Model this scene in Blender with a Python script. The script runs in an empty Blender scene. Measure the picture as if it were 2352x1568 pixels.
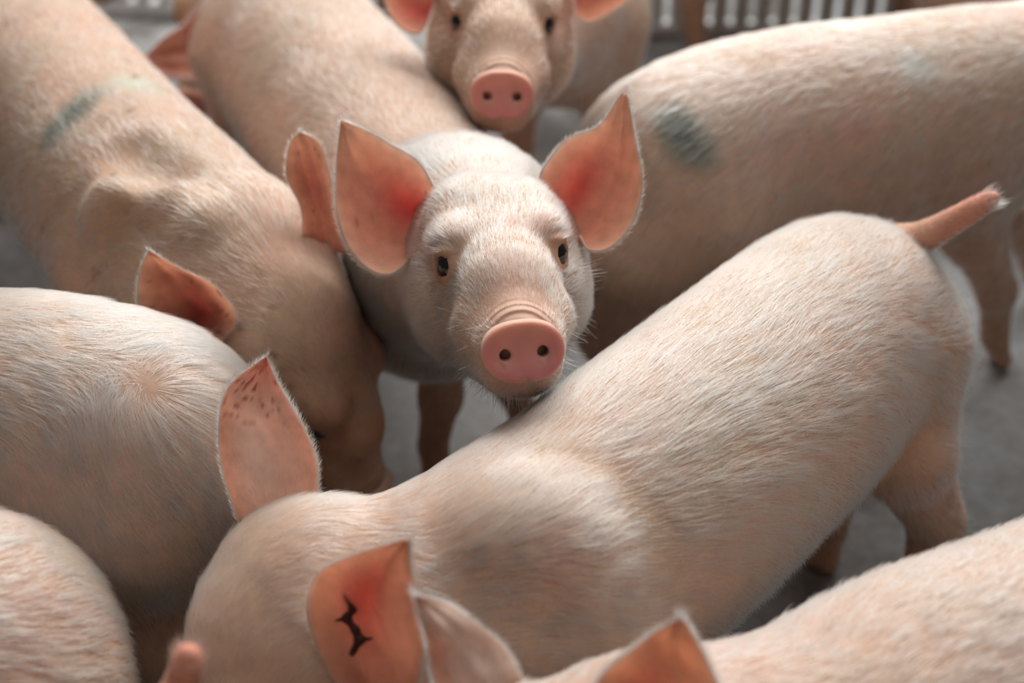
import bpy, math, random
import numpy as np
from mathutils import Vector, Matrix

C = bpy.context.scene.collection
rng = np.random.default_rng(7)
random.seed(7)

# ------------------------------------------------------------------ camera, world, light, exposure
W_, H_, F_ = 2352.0, 1568.0, 3267.0          # frame and focal length in pixels (50 mm on 36 mm)
CAMH = 1.03
TH = math.radians(35.0)
CS, SN = math.cos(TH), math.sin(TH)
CAM = np.array([0.0, 0.0, CAMH])
FWD = np.array([0.0, CS, -SN]); UPV = np.array([0.0, SN, CS]); RGT = np.array([1.0, 0.0, 0.0])

cd = bpy.data.cameras.new('camera'); cam = bpy.data.objects.new('camera', cd); C.objects.link(cam)
cam.location = (0, 0, CAMH); cam.rotation_euler = (math.radians(90) - TH, 0, 0)
cd.lens = 50; cd.sensor_width = 36; cd.clip_start = 0.02
cd.dof.use_dof = True; cd.dof.focus_distance = 1.04; cd.dof.aperture_fstop = 3.1
bpy.context.scene.camera = cam

world = bpy.data.worlds.new('world'); bpy.context.scene.world = world; world.use_nodes = True
bg = world.node_tree.nodes['Background']; bg.inputs[0].default_value = (1.0, 0.97, 0.93, 1); bg.inputs[1].default_value = 0.07

def area(name, loc, target, size, energy, color):
    ld = bpy.data.lights.new(name, 'AREA'); ld.shape = 'RECTANGLE'; ld.size, ld.size_y = size
    ld.energy = energy; ld.color = color
    o = bpy.data.objects.new(name, ld); C.objects.link(o); o.location = loc
    o.rotation_euler = (Vector(target) - Vector(loc)).to_track_quat('-Z', 'Y').to_euler()
    return o
area('skylight', (0.5, 4.0, 3.1), (0, 1.1, 0.3), (4.2, 2.2), 245, (1.0, 0.98, 0.945))
area('roof_light', (0.2, 0.9, 3.4), (0, 1.0, 0.2), (3.0, 2.0), 31, (1.0, 0.98, 0.95))

vs = bpy.context.scene.view_settings
vs.view_transform = 'Standard'; vs.look = 'None'; vs.gamma = 1; vs.use_curve_mapping = False; vs.exposure = 0.0
bpy.context.scene.cycles.max_bounces = 5
bpy.context.scene.cycles.diffuse_bounces = 3
bpy.context.scene.cycles.use_denoising = True
bpy.context.scene.cycles.adaptive_threshold = 0.045

# ------------------------------------------------------------------ helpers: points
def ray(px, py):
    return FWD + RGT * ((px - W_ / 2) / F_) + UPV * ((H_ / 2 - py) / F_)
def Wz(px, py, z):
    r = ray(px, py); return CAM + r * ((z - CAMH) / r[2])
def Wd(px, py, d):
    return CAM + ray(px, py) * d
def nrm(v):
    v = np.asarray(v, float); return v / (np.linalg.norm(v) + 1e-12)
def catmull(P, n):
    P = np.asarray(P, float)
    Q = np.vstack([2 * P[0] - P[1], P, 2 * P[-1] - P[-2]])
    out = []
    for i in range(len(P) - 1):
        p0, p1, p2, p3 = Q[i:i + 4]
        for k in range(n):
            t = k / n
            out.append(0.5 * ((2 * p1) + (-p0 + p2) * t + (2 * p0 - 5 * p1 + 4 * p2 - p3) * t * t + (-p0 + 3 * p1 - 3 * p2 + p3) * t ** 3))
    out.append(P[-1])
    return np.array(out)
def resample(P, m):
    S = catmull(P, 12); d = np.r_[0, np.cumsum(np.linalg.norm(np.diff(S[:, :3], axis=0), axis=1))]
    t = np.linspace(0, d[-1], m)
    return np.stack([np.interp(t, d, S[:, k]) for k in range(S.shape[1])], 1)

def vnoise(p, f, seed=0):
    """cheap smooth 3-D noise in about -1..1: rotated sine products"""
    r = np.random.default_rng(seed)
    s = np.zeros(len(p))
    for k in range(6):
        a = nrm(r.normal(size=3)) * f * (0.7 + 0.8 * r.random()); b = nrm(r.normal(size=3)) * f * (0.7 + 0.8 * r.random())
        s += np.sin(p @ a + r.random() * 6.3) * np.sin(p @ b + r.random() * 6.3)
    return s / 2.2

# ------------------------------------------------------------------ signed distance bodies
def sd_cone(p, a, b, r1, r2):
    ba = b - a; l2 = ba @ ba
    if l2 < 1e-10: return np.linalg.norm(p - a, axis=1) - r1
    pa = p - a; t = np.clip(pa @ ba / l2, 0, 1)
    return np.linalg.norm(pa - t[:, None] * ba, axis=1) - (r1 + (r2 - r1) * t)
def sd_ell(p, c, R, r):
    q = (p - c) @ R.T; r = np.asarray(r)
    k0 = np.linalg.norm(q / r, axis=1); k1 = np.linalg.norm(q / (r * r), axis=1)
    return k0 * (k0 - 1) / (k1 + 1e-9)
def smin(a, b, k):
    h = np.clip(0.5 + 0.5 * (b - a) / k, 0, 1)
    return b + (a - b) * h - k * h * (1 - h)
class Body:
    def __init__(s): s.pr = []; s.lo = []; s.hi = []
    def cone(s, a, b, r1, r2, k=0.02):
        a = np.asarray(a, float); b = np.asarray(b, float)
        s.pr.append(('c', a, b, r1, r2, k)); m = max(r1, r2)
        s.lo.append(np.minimum(a, b) - m); s.hi.append(np.maximum(a, b) + m)
    def ell(s, c, R, r, k=0.02, cut=False):
        c = np.asarray(c, float); s.pr.append(('x' if cut else 'e', c, np.asarray(R, float), r, 0, k))
        if not cut: s.lo.append(c - max(r)); s.hi.append(c + max(r))
    def __call__(s, p):
        d = np.full(len(p), 1.0)
        for q in s.pr:
            if q[0] in 'cy': e = sd_cone(p, q[1], q[2], q[3], q[4])
            else: e = sd_ell(p, q[1], q[2], q[3])
            if q[0] in 'xy': d = -smin(-d, e, q[5])
            else: d = smin(d, e, q[5])
        return d
    def grad(s, p, h=0.0012):
        g = np.zeros_like(p)
        for o in ((1, 1, 1), (1, -1, -1), (-1, 1, -1), (-1, -1, 1)):
            o = np.array(o, float); g += o * s(p + o * h)[:, None]
        g /= 4 * h
        return g
    def hit(s, px, py):
        r = nrm(ray(px, py)); t = 0.45
        for _ in range(90):
            d = s((CAM + r * t)[None])[0]
            t += d * 0.9
            if d < 2e-4 or t > 4: break
        return CAM + r * t
    def pull(s, p, it=4):
        p = np.atleast_2d(np.asarray(p, float)).copy()
        for _ in range(it):
            d = s(p); g = s.grad(p); p -= g * (d / (np.sum(g * g, 1) + 1e-9))[:, None]
        return p

def surface_nets(fn, lo, hi, h):
    lo = lo - 4 * h; n = np.ceil((hi + 4 * h - lo) / h).astype(int) + 1
    st = 4
    nc = (n + st - 1) // st + 1
    gc = np.stack(np.meshgrid(*[lo[i] + np.arange(nc[i]) * h * st for i in range(3)], indexing='ij'), -1).reshape(-1, 3)
    fc = fn(gc).reshape(nc)
    nf = (nc - 1) * st + 1
    f = np.repeat(np.repeat(np.repeat(fc, st, 0), st, 1), st, 2)[:nf[0], :nf[1], :nf[2]].copy()
    m = np.zeros(nc, bool); near = np.abs(fc) < h * st * 1.9
    mm = near.copy()
    for ax in range(3):
        for sh in (1, -1):
            mm |= np.roll(near, sh, ax)
    M = np.repeat(np.repeat(np.repeat(mm, st, 0), st, 1), st, 2)[:nf[0], :nf[1], :nf[2]]
    idx = np.argwhere(M)
    vals = np.empty(len(idx))
    for i in range(0, len(idx), 200000):
        vals[i:i + 200000] = fn(lo + idx[i:i + 200000] * h)
    f[M] = vals
    f = np.where(np.abs(f) < 1e-9, 1e-9, f)
    ins = f < 0
    c = np.zeros(np.array(f.shape) - 1, np.int8)
    corners = [(i, j, k) for i in (0, 1) for j in (0, 1) for k in (0, 1)]
    X, Y, Z = c.shape
    for i, j, k in corners: c += ins[i:i + X, j:j + Y, k:k + Z]
    act = (c > 0) & (c < 8)
    cells = np.argwhere(act)
    acc = np.zeros((len(cells), 3)); cnt = np.zeros(len(cells))
    for i, j, k in corners:
        for ax in range(3):
            if (i, j, k)[ax]: continue
            a = cells + (i, j, k); b = a.copy(); b[:, ax] += 1
            fa = f[tuple(a.T)]; fb = f[tuple(b.T)]; x = (fa < 0) != (fb < 0)
            t = fa / (fa - fb + 1e-20)
            q = a.astype(float); q[:, ax] += t
            acc[x] += q[x]; cnt[x] += 1
    V = lo + (acc / cnt[:, None]) * h
    vid = np.full(c.shape, -1, np.int64); vid[act] = np.arange(len(cells))
    quads = []
    for ax in range(3):
        u, v = [(1, 2), (2, 0), (0, 1)][ax]
        s0 = [slice(1, -1)] * 3; s0[ax] = slice(0, -1); s1 = list(s0); s1[ax] = slice(1, None)
        A = ins[tuple(s0)]; B = ins[tuple(s1)]
        e = np.argwhere(A != B)
        flip = A[tuple(e.T)]
        e = e + 1; e[:, ax] -= 1
        def cc(du, dv):
            q = e.copy(); q[:, u] -= du; q[:, v] -= dv
            return vid[tuple(q.T)]
        Q = np.stack([cc(1, 1), cc(0, 1), cc(0, 0), cc(1, 0)], 1)
        Q[~flip] = Q[~flip][:, ::-1]
        quads.append(Q)
    return V, np.vstack(quads)

# ------------------------------------------------------------------ helpers: meshes and hair
def mesh_obj(name, V, Fc, mat, parent=None, smooth=True, cols=None, extra=None):
    me = bpy.data.meshes.new(name)
    V = np.asarray(V, float)
    if isinstance(Fc, np.ndarray):
        me.vertices.add(len(V)); me.vertices.foreach_set('co', V.astype(np.float32).ravel())
        k = Fc.shape[1]
        me.loops.add(Fc.size); me.loops.foreach_set('vertex_index', Fc.ravel().astype(np.int32))
        me.polygons.add(len(Fc)); me.polygons.foreach_set('loop_start', (np.arange(len(Fc)) * k).astype(np.int32))
        me.update(calc_edges=True); me.validate()
    else:
        me.from_pydata([tuple(v) for v in V], [], Fc); me.update()
    if smooth: me.polygons.foreach_set('use_smooth', np.ones(len(me.polygons), bool))
    if cols is not None:
        a = me.attributes.new('tint', 'FLOAT_COLOR', 'POINT')
        a.data.foreach_set('color', np.c_[cols, np.ones(len(cols))].astype(np.float32).ravel())
    for nm, arr in (extra or {}).items():
        a = me.attributes.new(nm, 'FLOAT_VECTOR', 'POINT'); a.data.foreach_set('vector', arr.astype(np.float32).ravel())
    me.materials.append(mat)
    o = bpy.data.objects.new(name, me); C.objects.link(o)
    if parent is not None: o.parent = parent
    return o

def hair_obj(name, root, nvec, flow, length, lift, rad, cols, mat, parent, npt=5, curl=0.0, droop=0.0):
    """root, nvec, flow: (N,3); each hair leaves the skin tilted and lies down along the flow"""
    n = len(root)
    t = np.linspace(0, 1, npt)
    P = np.empty((n, npt, 3))
    side = np.cross(nvec, flow)
    ph = rng.random(n) * 6.28
    cu = (curl * length)[:, None]
    for i, q in enumerate(t):
        up = lift * length * (q - 0.45 * q * q)
        P[:, i] = root - nvec * 0.0006 + flow * (length * q)[:, None] + nvec * up[:, None] + side * (cu * np.sin(ph[:, None] + 2.2 * q) - cu * np.sin(ph[:, None]))
        P[:, i, 2] -= droop * length * q * q
    cu_ = bpy.data.hair_curves.new(name)
    cu_.add_curves([npt] * n)
    cu_.position_data.foreach_set('vector', P.astype(np.float32).ravel())
    ra = cu_.attributes.get('radius') or cu_.attributes.new('radius', 'FLOAT', 'POINT')
    taper = np.clip(1.0 - 0.80 * t ** 1.5, 0.05, 1)
    ra.data.foreach_set('value', (np.asarray(rad)[:, None] * taper[None]).astype(np.float32).ravel())
    ca = cu_.attributes.new('tint', 'FLOAT_COLOR', 'CURVE')
    ca.data.foreach_set('color', np.c_[cols, np.ones(n)].astype(np.float32).ravel())
    cu_.materials.append(mat)
    o = bpy.data.objects.new(name, cu_); C.objects.link(o); o.parent = parent
    o['kind'] = 'stuff'
    return o

def sample_mesh(V, Q, dens_fn, n):
    a = V[Q[:, 0]]; b = V[Q[:, 1]]; c = V[Q[:, 2]]; d = V[Q[:, 3]]
    A = 0.5 * np.linalg.norm(np.cross(c - a, d - b), axis=1)
    w = A * dens_fn((a + b + c + d) / 4)
    cs = np.cumsum(w); i = np.searchsorted(cs, rng.random(n) * cs[-1]); i = np.minimum(i, len(Q) - 1)
    u = rng.random(n)[:, None]; v = rng.random(n)[:, None]
    return (a[i] * (1 - u) + b[i] * u) * (1 - v) + (d[i] * (1 - u) + c[i] * u) * v

# ------------------------------------------------------------------ materials
def mat(name):
    m = bpy.data.materials.new(name); m.use_nodes = True
    nt = m.node_tree; return m, nt, nt.nodes['Principled BSDF'], nt.nodes, nt.links
def node(N, t, **kw):
    n = N.new(t)
    for k, v in kw.items():
        if k in ('inp',):
            for a, b in v.items(): n.inputs[a].default_value = b
        else: setattr(n, k, v)
    return n
def skin_material():
    m, nt, b, N, L = mat('piglet_skin')
    at = node(N, 'ShaderNodeAttribute', attribute_name='tint')
    no = node(N, 'ShaderNodeTexNoise', inp={'Scale': 60.0, 'Detail': 5.0, 'Roughness': .65})
    tc = node(N, 'ShaderNodeTexCoord'); L.new(tc.outputs['Object'], no.inputs['Vector'])
    mr = node(N, 'ShaderNodeMapRange', inp={'From Min': .3, 'From Max': .7, 'To Min': .86, 'To Max': 1.10}); L.new(no.outputs[0], mr.inputs[0])
    mx = node(N, 'ShaderNodeMix', data_type='RGBA', blend_type='MULTIPLY'); mx.inputs[0].default_value = 1
    L.new(at.outputs['Color'], mx.inputs[6]); L.new(mr.outputs[0], mx.inputs[7])
    L.new(mx.outputs[2], b.inputs['Base Color'])
    b.inputs['Roughness'].default_value = .62; b.inputs['Specular IOR Level'].default_value = .25
    b.inputs['Subsurface Weight'].default_value = .18; b.inputs['Subsurface Radius'].default_value = (1.0, .4, .25); b.inputs['Subsurface Scale'].default_value = .006
    hv = node(N, 'ShaderNodeAttribute', attribute_name='relief')
    sx = node(N, 'ShaderNodeSeparateXYZ'); L.new(hv.outputs['Vector'], sx.inputs[0])
    # relief.x carries the snout creases, fine noise the pores
    n2 = node(N, 'ShaderNodeTexNoise', inp={'Scale': 420.0, 'Detail': 3.0}); L.new(tc.outputs['Object'], n2.inputs['Vector'])
    s = node(N, 'ShaderNodeMath', operation='SINE'); k = node(N, 'ShaderNodeMath', operation='MULTIPLY'); k.inputs[1].default_value = 900.0
    L.new(sx.outputs[0], k.inputs[0]); L.new(k.outputs[0], s.inputs[0])
    w = node(N, 'ShaderNodeMath', operation='MULTIPLY'); L.new(s.outputs[0], w.inputs[0]); L.new(sx.outputs[1], w.inputs[1])
    b1 = node(N, 'ShaderNodeBump', inp={'Strength': .35, 'Distance': .0006}); L.new(n2.outputs[0], b1.inputs['Height'])
    b2 = node(N, 'ShaderNodeBump', inp={'Strength': 1.0, 'Distance': .0009}); L.new(w.outputs[0], b2.inputs['Height']); L.new(b1.outputs[0], b2.inputs['Normal'])
    L.new(b2.outputs[0], b.inputs['Normal'])
    return m
def ear_material():
    m, nt, b, N, L = mat('ear_skin')
    at = node(N, 'ShaderNodeAttribute', attribute_name='tint')
    tc = node(N, 'ShaderNodeTexCoord')
    no = node(N, 'ShaderNodeTexNoise', inp={'Scale': 90.0, 'Detail': 4.0}); L.new(tc.outputs['Object'], no.inputs['Vector'])
    mr = node(N, 'ShaderNodeMapRange', inp={'From Min': .3, 'From Max': .7, 'To Min': .88, 'To Max': 1.08}); L.new(no.outputs[0], mr.inputs[0])
    mx = node(N, 'ShaderNodeMix', data_type='RGBA', blend_type='MULTIPLY'); mx.inputs[0].default_value = 1
    L.new(at.outputs['Color'], mx.inputs[6]); L.new(mr.outputs[0], mx.inputs[7]); L.new(mx.outputs[2], b.inputs['Base Color'])
    b.inputs['Roughness'].default_value = .55; b.inputs['Specular IOR Level'].default_value = .3
    tr = node(N, 'ShaderNodeBsdfTranslucent'); L.new(mx.outputs[2], tr.inputs['Color'])
    ms = node(N, 'ShaderNodeMixShader'); ms.inputs[0].default_value = .62
    L.new(b.outputs[0], ms.inputs[1]); L.new(tr.outputs[0], ms.inputs[2]); L.new(ms.outputs[0], N['Material Output'].inputs['Surface'])
    bp = node(N, 'ShaderNodeBump', inp={'Strength': .3, 'Distance': .001}); L.new(no.outputs[0], bp.inputs['Height']); L.new(bp.outputs[0], b.inputs['Normal'])
    return m
def hair_material():
    m, nt, b, N, L = mat('white_bristle')
    at = node(N, 'ShaderNodeAttribute', attribute_name='tint')
    hh = node(N, 'ShaderNodeBsdfHairPrincipled', parametrization='COLOR')
    L.new(at.outputs['Color'], hh.inputs['Color']); hh.inputs['Roughness'].default_value = .38; hh.inputs['Radial Roughness'].default_value = .5
    L.new(hh.outputs[0], N['Material Output'].inputs['Surface'])
    return m
def plain(name, col, rough=.5, spec=.5, sss=0, bump=None):
    m, nt, b, N, L = mat(name)
    tc = node(N, 'ShaderNodeTexCoord')
    no = node(N, 'ShaderNodeTexNoise', inp={'Scale': bump[0] if bump else 40.0, 'Detail': 5.0}); L.new(tc.outputs['Object'], no.inputs['Vector'])
    mr = node(N, 'ShaderNodeMapRange', inp={'From Min': .3, 'From Max': .7, 'To Min': .85, 'To Max': 1.1}); L.new(no.outputs[0], mr.inputs[0])
    mx = node(N, 'ShaderNodeMix', data_type='RGBA', blend_type='MULTIPLY'); mx.inputs[0].default_value = 1; mx.inputs[6].default_value = (*col, 1)
    L.new(mr.outputs[0], mx.inputs[7]); L.new(mx.outputs[2], b.inputs['Base Color'])
    b.inputs['Roughness'].default_value = rough; b.inputs['Specular IOR Level'].default_value = spec
    b.inputs['Subsurface Weight'].default_value = sss; b.inputs['Subsurface Scale'].default_value = .004; b.inputs['Subsurface Radius'].default_value = (1, .3, .2)
    if bump:
        bp = node(N, 'ShaderNodeBump', inp={'Strength': .4, 'Distance': bump[1]}); L.new(no.outputs[0], bp.inputs['Height']); L.new(bp.outputs[0], b.inputs['Normal'])
    return m
def floor_material():
    m, nt, b, N, L = mat('wet_concrete')
    tc = node(N, 'ShaderNodeTexCoord')
    n1 = node(N, 'ShaderNodeTexNoise', inp={'Scale': 5.0, 'Detail': 8.0, 'Roughness': .6, 'Distortion': .6}); L.new(tc.outputs['Object'], n1.inputs['Vector'])
    n2 = node(N, 'ShaderNodeTexNoise', inp={'Scale': 60.0, 'Detail': 6.0, 'Roughness': .7}); L.new(tc.outputs['Object'], n2.inputs['Vector'])
    cr = node(N, 'ShaderNodeValToRGB'); e = cr.color_ramp.elements
    e[0].position = .36; e[0].color = (.075, .058, .045, 1); e[1].position = .62; e[1].color = (.33, .34, .355, 1)
    x = cr.color_ramp.elements.new(.47); x.color = (.22, .215, .21, 1)
    L.new(n1.outputs[0], cr.inputs[0])
    mr = node(N, 'ShaderNodeMapRange', inp={'From Min': .3, 'From Max': .7, 'To Min': .72, 'To Max': 1.2}); L.new(n2.outputs[0], mr.inputs[0])
    mx = node(N, 'ShaderNodeMix', data_type='RGBA', blend_type='MULTIPLY'); mx.inputs[0].default_value = 1
    L.new(cr.outputs[0], mx.inputs[6]); L.new(mr.outputs[0], mx.inputs[7]); L.new(mx.outputs[2], b.inputs['Base Color'])
    r = node(N, 'ShaderNodeMapRange', inp={'From Min': .35, 'From Max': .65, 'To Min': .35, 'To Max': .7}); L.new(n1.outputs[0], r.inputs[0]); L.new(r.outputs[0], b.inputs['Roughness'])
    bp = node(N, 'ShaderNodeBump', inp={'Strength': .5, 'Distance': .002}); L.new(n2.outputs[0], bp.inputs['Height']); L.new(bp.outputs[0], b.inputs['Normal'])
    return m
M_SKIN = skin_material(); M_EAR = ear_material(); M_HAIR = hair_material()
M_EYE = plain('dark_eye', (.012, .010, .010), .06, .8)
M_SNOUT = None
def snout_material():
    m, nt, b, N, L = mat('snout_skin')
    at = node(N, 'ShaderNodeAttribute', attribute_name='tint')
    L.new(at.outputs['Color'], b.inputs['Base Color'])
    tc = node(N, 'ShaderNodeTexCoord')
    v = node(N, 'ShaderNodeTexVoronoi', inp={'Scale': 900.0}); L.new(tc.outputs['Object'], v.inputs['Vector'])
    bp = node(N, 'ShaderNodeBump', inp={'Strength': .25, 'Distance': .0004}); L.new(v.outputs[0], bp.inputs['Height']); L.new(bp.outputs[0], b.inputs['Normal'])
    b.inputs['Roughness'].default_value = .45; b.inputs['Specular IOR Level'].default_value = .4
    b.inputs['Subsurface Weight'].default_value = .4; b.inputs['Subsurface Scale'].default_value = .006; b.inputs['Subsurface Radius'].default_value = (1, .35, .25)
    return m
M_SNOUT = snout_material()
M_PLAST = plain('pale_plastic', (.72, .73, .73), .45, .5, 0, (25.0, .0005))

# ------------------------------------------------------------------ the setting
FLOOR_Z = 0.0
def slab(name, x0, x1, y0, y1, z0, z1, m):
    V = np.array([(x, y, z) for x in (x0, x1) for y in (y0, y1) for z in (z0, z1)])
    Fc = [(0, 1, 3, 2), (4, 6, 7, 5), (0, 4, 5, 1), (2, 3, 7, 6), (0, 2, 6, 4), (1, 5, 7, 3)]
    return mesh_obj(name, V, Fc, m, smooth=False)
fl = slab('floor', -3.2, 3.2, -1.0, 4.2, -.12, 0, floor_material()); fl['kind'] = 'structure'
wb = slab('wall_back', -3.2, 3.2, 4.2, 4.3, -.12, 1.1, plain('grey_wall', (.22, .23, .23), .8, .3, 0, (12.0, .003))); wb['kind'] = 'structure'

def tagit(o, label, cat, group=None):
    o['label'] = label; o['category'] = cat
    if group: o['group'] = group
def bevel_box(name, cx, cy, cz, sx, sy, sz, bev, m, parent, share=None):
    if share is None:
        import bmesh
        bm = bmesh.new(); bmesh.ops.create_cube(bm, size=1)
        for v in bm.verts: v.co = (v.co.x * sx, v.co.y * sy, v.co.z * sz)
        bmesh.ops.bevel(bm, geom=bm.edges[:], offset=bev, segments=1, affect='EDGES')
        me = bpy.data.meshes.new(name); bm.to_mesh(me); bm.free(); me.materials.append(m); share = me
    o = bpy.data.objects.new(name, share); C.objects.link(o); o.parent = parent; o.location = (cx, cy, cz)
    return o

FENCE_Y = 2.45
fence = bpy.data.objects.new('pen_fence', None); C.objects.link(fence); fence.location = (.2, FENCE_Y, 0)
tagit(fence, 'pale grey plastic pen fence of upright slats, blurred behind the piglets', 'fence')
sl = None
for row in range(4):
    z = .012 + row * .15
    bevel_box('rail', 1.05, 0, z, 2.3, .03, .024, .004, M_PLAST, fence)
    if row < 3:
        k = 0; x = -.055
        while x < 2.2 and True:
            o = bevel_box('slat', x, 0, z + .075, .0280, .018, .128, .003, M_PLAST, fence, sl)
            sl = o.data; x += .0385
bevel_box('post', -.105, 0, .26, .045, .045, .52, .006, M_PLAST, fence)
backer = None

deck = bpy.data.objects.new('slatted_floor_panel', None); C.objects.link(deck); deck.location = (-.95, 2.96, 0)
tagit(deck, 'grey slatted plastic floor panel, blurred at the upper left behind the spotted piglet', 'floor panel')
M_SLAT = plain('grey_plastic', (.36, .37, .38), .5, .4, 0, (25.0, .0005))
deck.rotation_euler = (0, 0, math.radians(-7))
bar = None
for i in range(22):
    o = bevel_box('slat', -.44 + i * .042, 0, .04, .027, .80, .016, .006, M_SLAT, deck, bar); bar = o.data
for y in (-.39, 0, .39): bevel_box('crossbar', 0, y, .016, .90, .03, .032, .004, M_PLAST, deck)

# ------------------------------------------------------------------ piglets
HAIRCOL = np.array([.945, .855, .70])
SKIN = np.array([.58, .38, .27])

def frame(fwd, up):
    x = nrm(fwd); z = nrm(np.asarray(up) - x * (np.asarray(up) @ x)); y = np.cross(z, x)
    return np.stack([x, y, z])           # rows: local axes in world

def ear_sheet(parent, Lc, Rc, N, cup, thick, base, mid, deep, back, fringe, spots=None, nu=26, nv=36, seed=1,
              deep_at=(.35, .25), roll=0.0, hair_back=900, hair_front=150, label=None, tipcol=None, canal=False):
    """L, R: rim curves from base to tip (3-D); the sheet between them is cupped along N by cup metres"""
    L3 = resample(np.asarray(Lc), nv); R3 = resample(np.asarray(Rc), nv)
    N = nrm(N)
    s = np.linspace(0, 1, nu); t = np.linspace(0, 1, nv)
    S, T = np.meshgrid(s, t)
    P = L3[:, None] * (1 - S[..., None]) + R3[:, None] * S[..., None]
    prof = np.sin(np.pi * S) ** .75 * (0.35 + 0.65 * np.cos(T * math.pi / 2)) * (np.minimum(1, (1 - T) * 3) ** .6)
    P = P - N * (cup * prof)[..., None]
    # a few soft veins and folds
    fold = .0016 * np.sin(S * 19 + T * 5 + seed) * np.sin(np.pi * S) + .0016 * np.sin(T * 13 + S * 4 + seed * 2)
    P = P + N * fold[..., None]
    edge = np.minimum(S, 1 - S)
    P = P + N * (roll * np.exp(-(edge / .07) ** 2))[..., None]
    th = thick * (0.45 + 0.55 * np.clip(edge * 4, 0, 1)) * (1.3 - .6 * T)
    B = P - N * th[..., None]
    V = np.vstack([P.reshape(-1, 3), B.reshape(-1, 3)]); n = nu * nv
    q = []
    for j in range(nv - 1):
        for i in range(nu - 1):
            a = j * nu + i
            q.append((a, a + 1, a + nu + 1, a + nu)); q.append((n + a, n + a + nu, n + a + nu + 1, n + a + 1))
    for j in range(nv - 1):
        a = j * nu; q.append((a, a + nu, n + a + nu, n + a)); a = j * nu + nu - 1; q.append((a, n + a, n + a + nu, a + nu))
    for i in range(nu - 1):
        a = (nv - 1) * nu + i; q.append((a, a + 1, n + a + 1, n + a)); q.append((i, n + i, n + i + 1, i + 1))
    base, mid, deep, back = [np.array(c) for c in (base, mid, deep, back)]
    e2 = np.clip(np.minimum(edge, (1 - T) * .6) / .22, 0, 1)[..., None]
    col = base * (1 - e2) + mid * e2
    g = np.exp(-(((S - deep_at[0]) / .20) ** 2 + ((T - deep_at[1]) / .27) ** 2))[..., None]
    col = col * (1 - g) + deep * g
    if tipcol is not None:
        tg = np.clip((T - .72) / .2, 0, 1)[..., None] * .8; col = col * (1 - tg) + np.array(tipcol) * tg
    flat = P.reshape(-1, 3)
    col = col.reshape(-1, 3)
    if spots:
        f, thr, sc, am = spots[:4]
        m_ = np.clip((vnoise(flat, f, seed + 3) * .6 + vnoise(flat, f * 2.3, seed + 4) * .6 - thr) * 4, 0, 1)[:, None] * am
        if len(spots) > 4: m_ = m_ * np.clip((T.reshape(-1, 1) - spots[4]) * 3 + .12 + .3 * vnoise(flat, 90, seed + 9)[:, None], 0, 1)
        col = col * (1 - m_) + np.array(sc) * m_
    cols = np.vstack([col, np.tile(back, (n, 1))])
    rimm = (edge.reshape(-1) < .03)[:, None]
    cols[:n] = np.where(rimm, back, cols[:n])
    q = np.array(q)
    # orientation: front must face +N
    a, b, c = V[q[len(q) // 4, 0]], V[q[len(q) // 4, 1]], V[q[len(q) // 4, 2]]
    me = mesh_obj('ear', V, q, M_EAR, parent, cols=cols)
    if canal:                                            # dark folds of the ear canal, standing in the cup
        K = Body(); rr_ = nrm(ray(*canal[:2])); dq = P.reshape(-1, 3) - CAM; c0 = P.reshape(-1, 3)[np.argmin(np.linalg.norm(dq - (dq @ rr_)[:, None] * rr_, axis=1))] + N * .0005
        ax = nrm(UPV - N * (UPV @ N)); sd = nrm(np.cross(ax, N))
        pts = [(-.001, .018), (.003, .010), (-.003, .003), (.003, -.004), (.005, -.010), (-.001, -.019)]
        pts = [c0 + sd * a_ * canal[2] + ax * b_ * canal[2] - N * .0005 for a_, b_ in pts]
        for a_, b_ in zip(pts[:-1], pts[1:]): K.cone(a_, b_, .0026, .0022, .003)
        K.cone(pts[2], pts[2] - sd * .011 - ax * .003, .0016, .0008, .003); K.cone(pts[4], pts[4] + sd * .010 + ax * .002, .002, .001, .003)
        KV, KQ = surface_nets(K, np.min(K.lo, 0), np.max(K.hi, 0), .0012)
        ko = mesh_obj('ear_canal', KV, KQ, M_CANAL, me); ko['label'] = 'dark folds of the ear opening'
    if label: me['label'] = label
    # fringe hairs round the rim, fine hairs on the back
    root = []; nv_ = []; fl = []; ln = []
    ctr = P[:, nu // 2]
    for side_, Cc in ((0, L3), (nu - 1, R3)):
        k = rng.integers(1, nv, int(fringe / 2)); u = rng.random(len(k))[:, None]
        pt = P[k, side_] * u + P[k - 1, side_] * (1 - u) - N * rng.random((len(k), 1)) * thick * .6
        out = P[k, side_] - ctr[k]; out /= np.linalg.norm(out, axis=1)[:, None] + 1e-9
        tan = P[k, side_] - P[k - 1, side_]; tan /= np.linalg.norm(tan, axis=1)[:, None] + 1e-9
        d = out * .65 + tan * .95 - N * .25 + rng.normal(size=(len(k), 3)) * .16
        root.append(pt); fl.append(d / np.linalg.norm(d, axis=1)[:, None]); nv_.append(out); ln.append(.0022 + .0040 * rng.random(len(k)))
    for cnt, back_ in ((hair_back, True), (hair_front, False)):
        if cnt <= 0: continue
        j = rng.integers(0, nv - 1, cnt); i = rng.integers(0, nu - 1, cnt)
        if not back_: j = (j * rng.random(cnt)).astype(int)
        G = B if back_ else P
        u = rng.random(cnt)[:, None]; v = rng.random(cnt)[:, None]
        pt = (G[j, i] * (1 - u) + G[j, i + 1] * u) * (1 - v) + (G[j + 1, i] * (1 - u) + G[j + 1, i + 1] * u) * v
        tan = G[j + 1, i] - G[j, i]; tan /= np.linalg.norm(tan, axis=1)[:, None] + 1e-9
        sdv = G[j, i + 1] - G[j, i]; sdv /= np.linalg.norm(sdv, axis=1)[:, None] + 1e-9
        cc = (S[j, i] - .5)[:, None]
        d = tan + sdv * cc * .9 + rng.normal(size=(cnt, 3)) * .12
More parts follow.
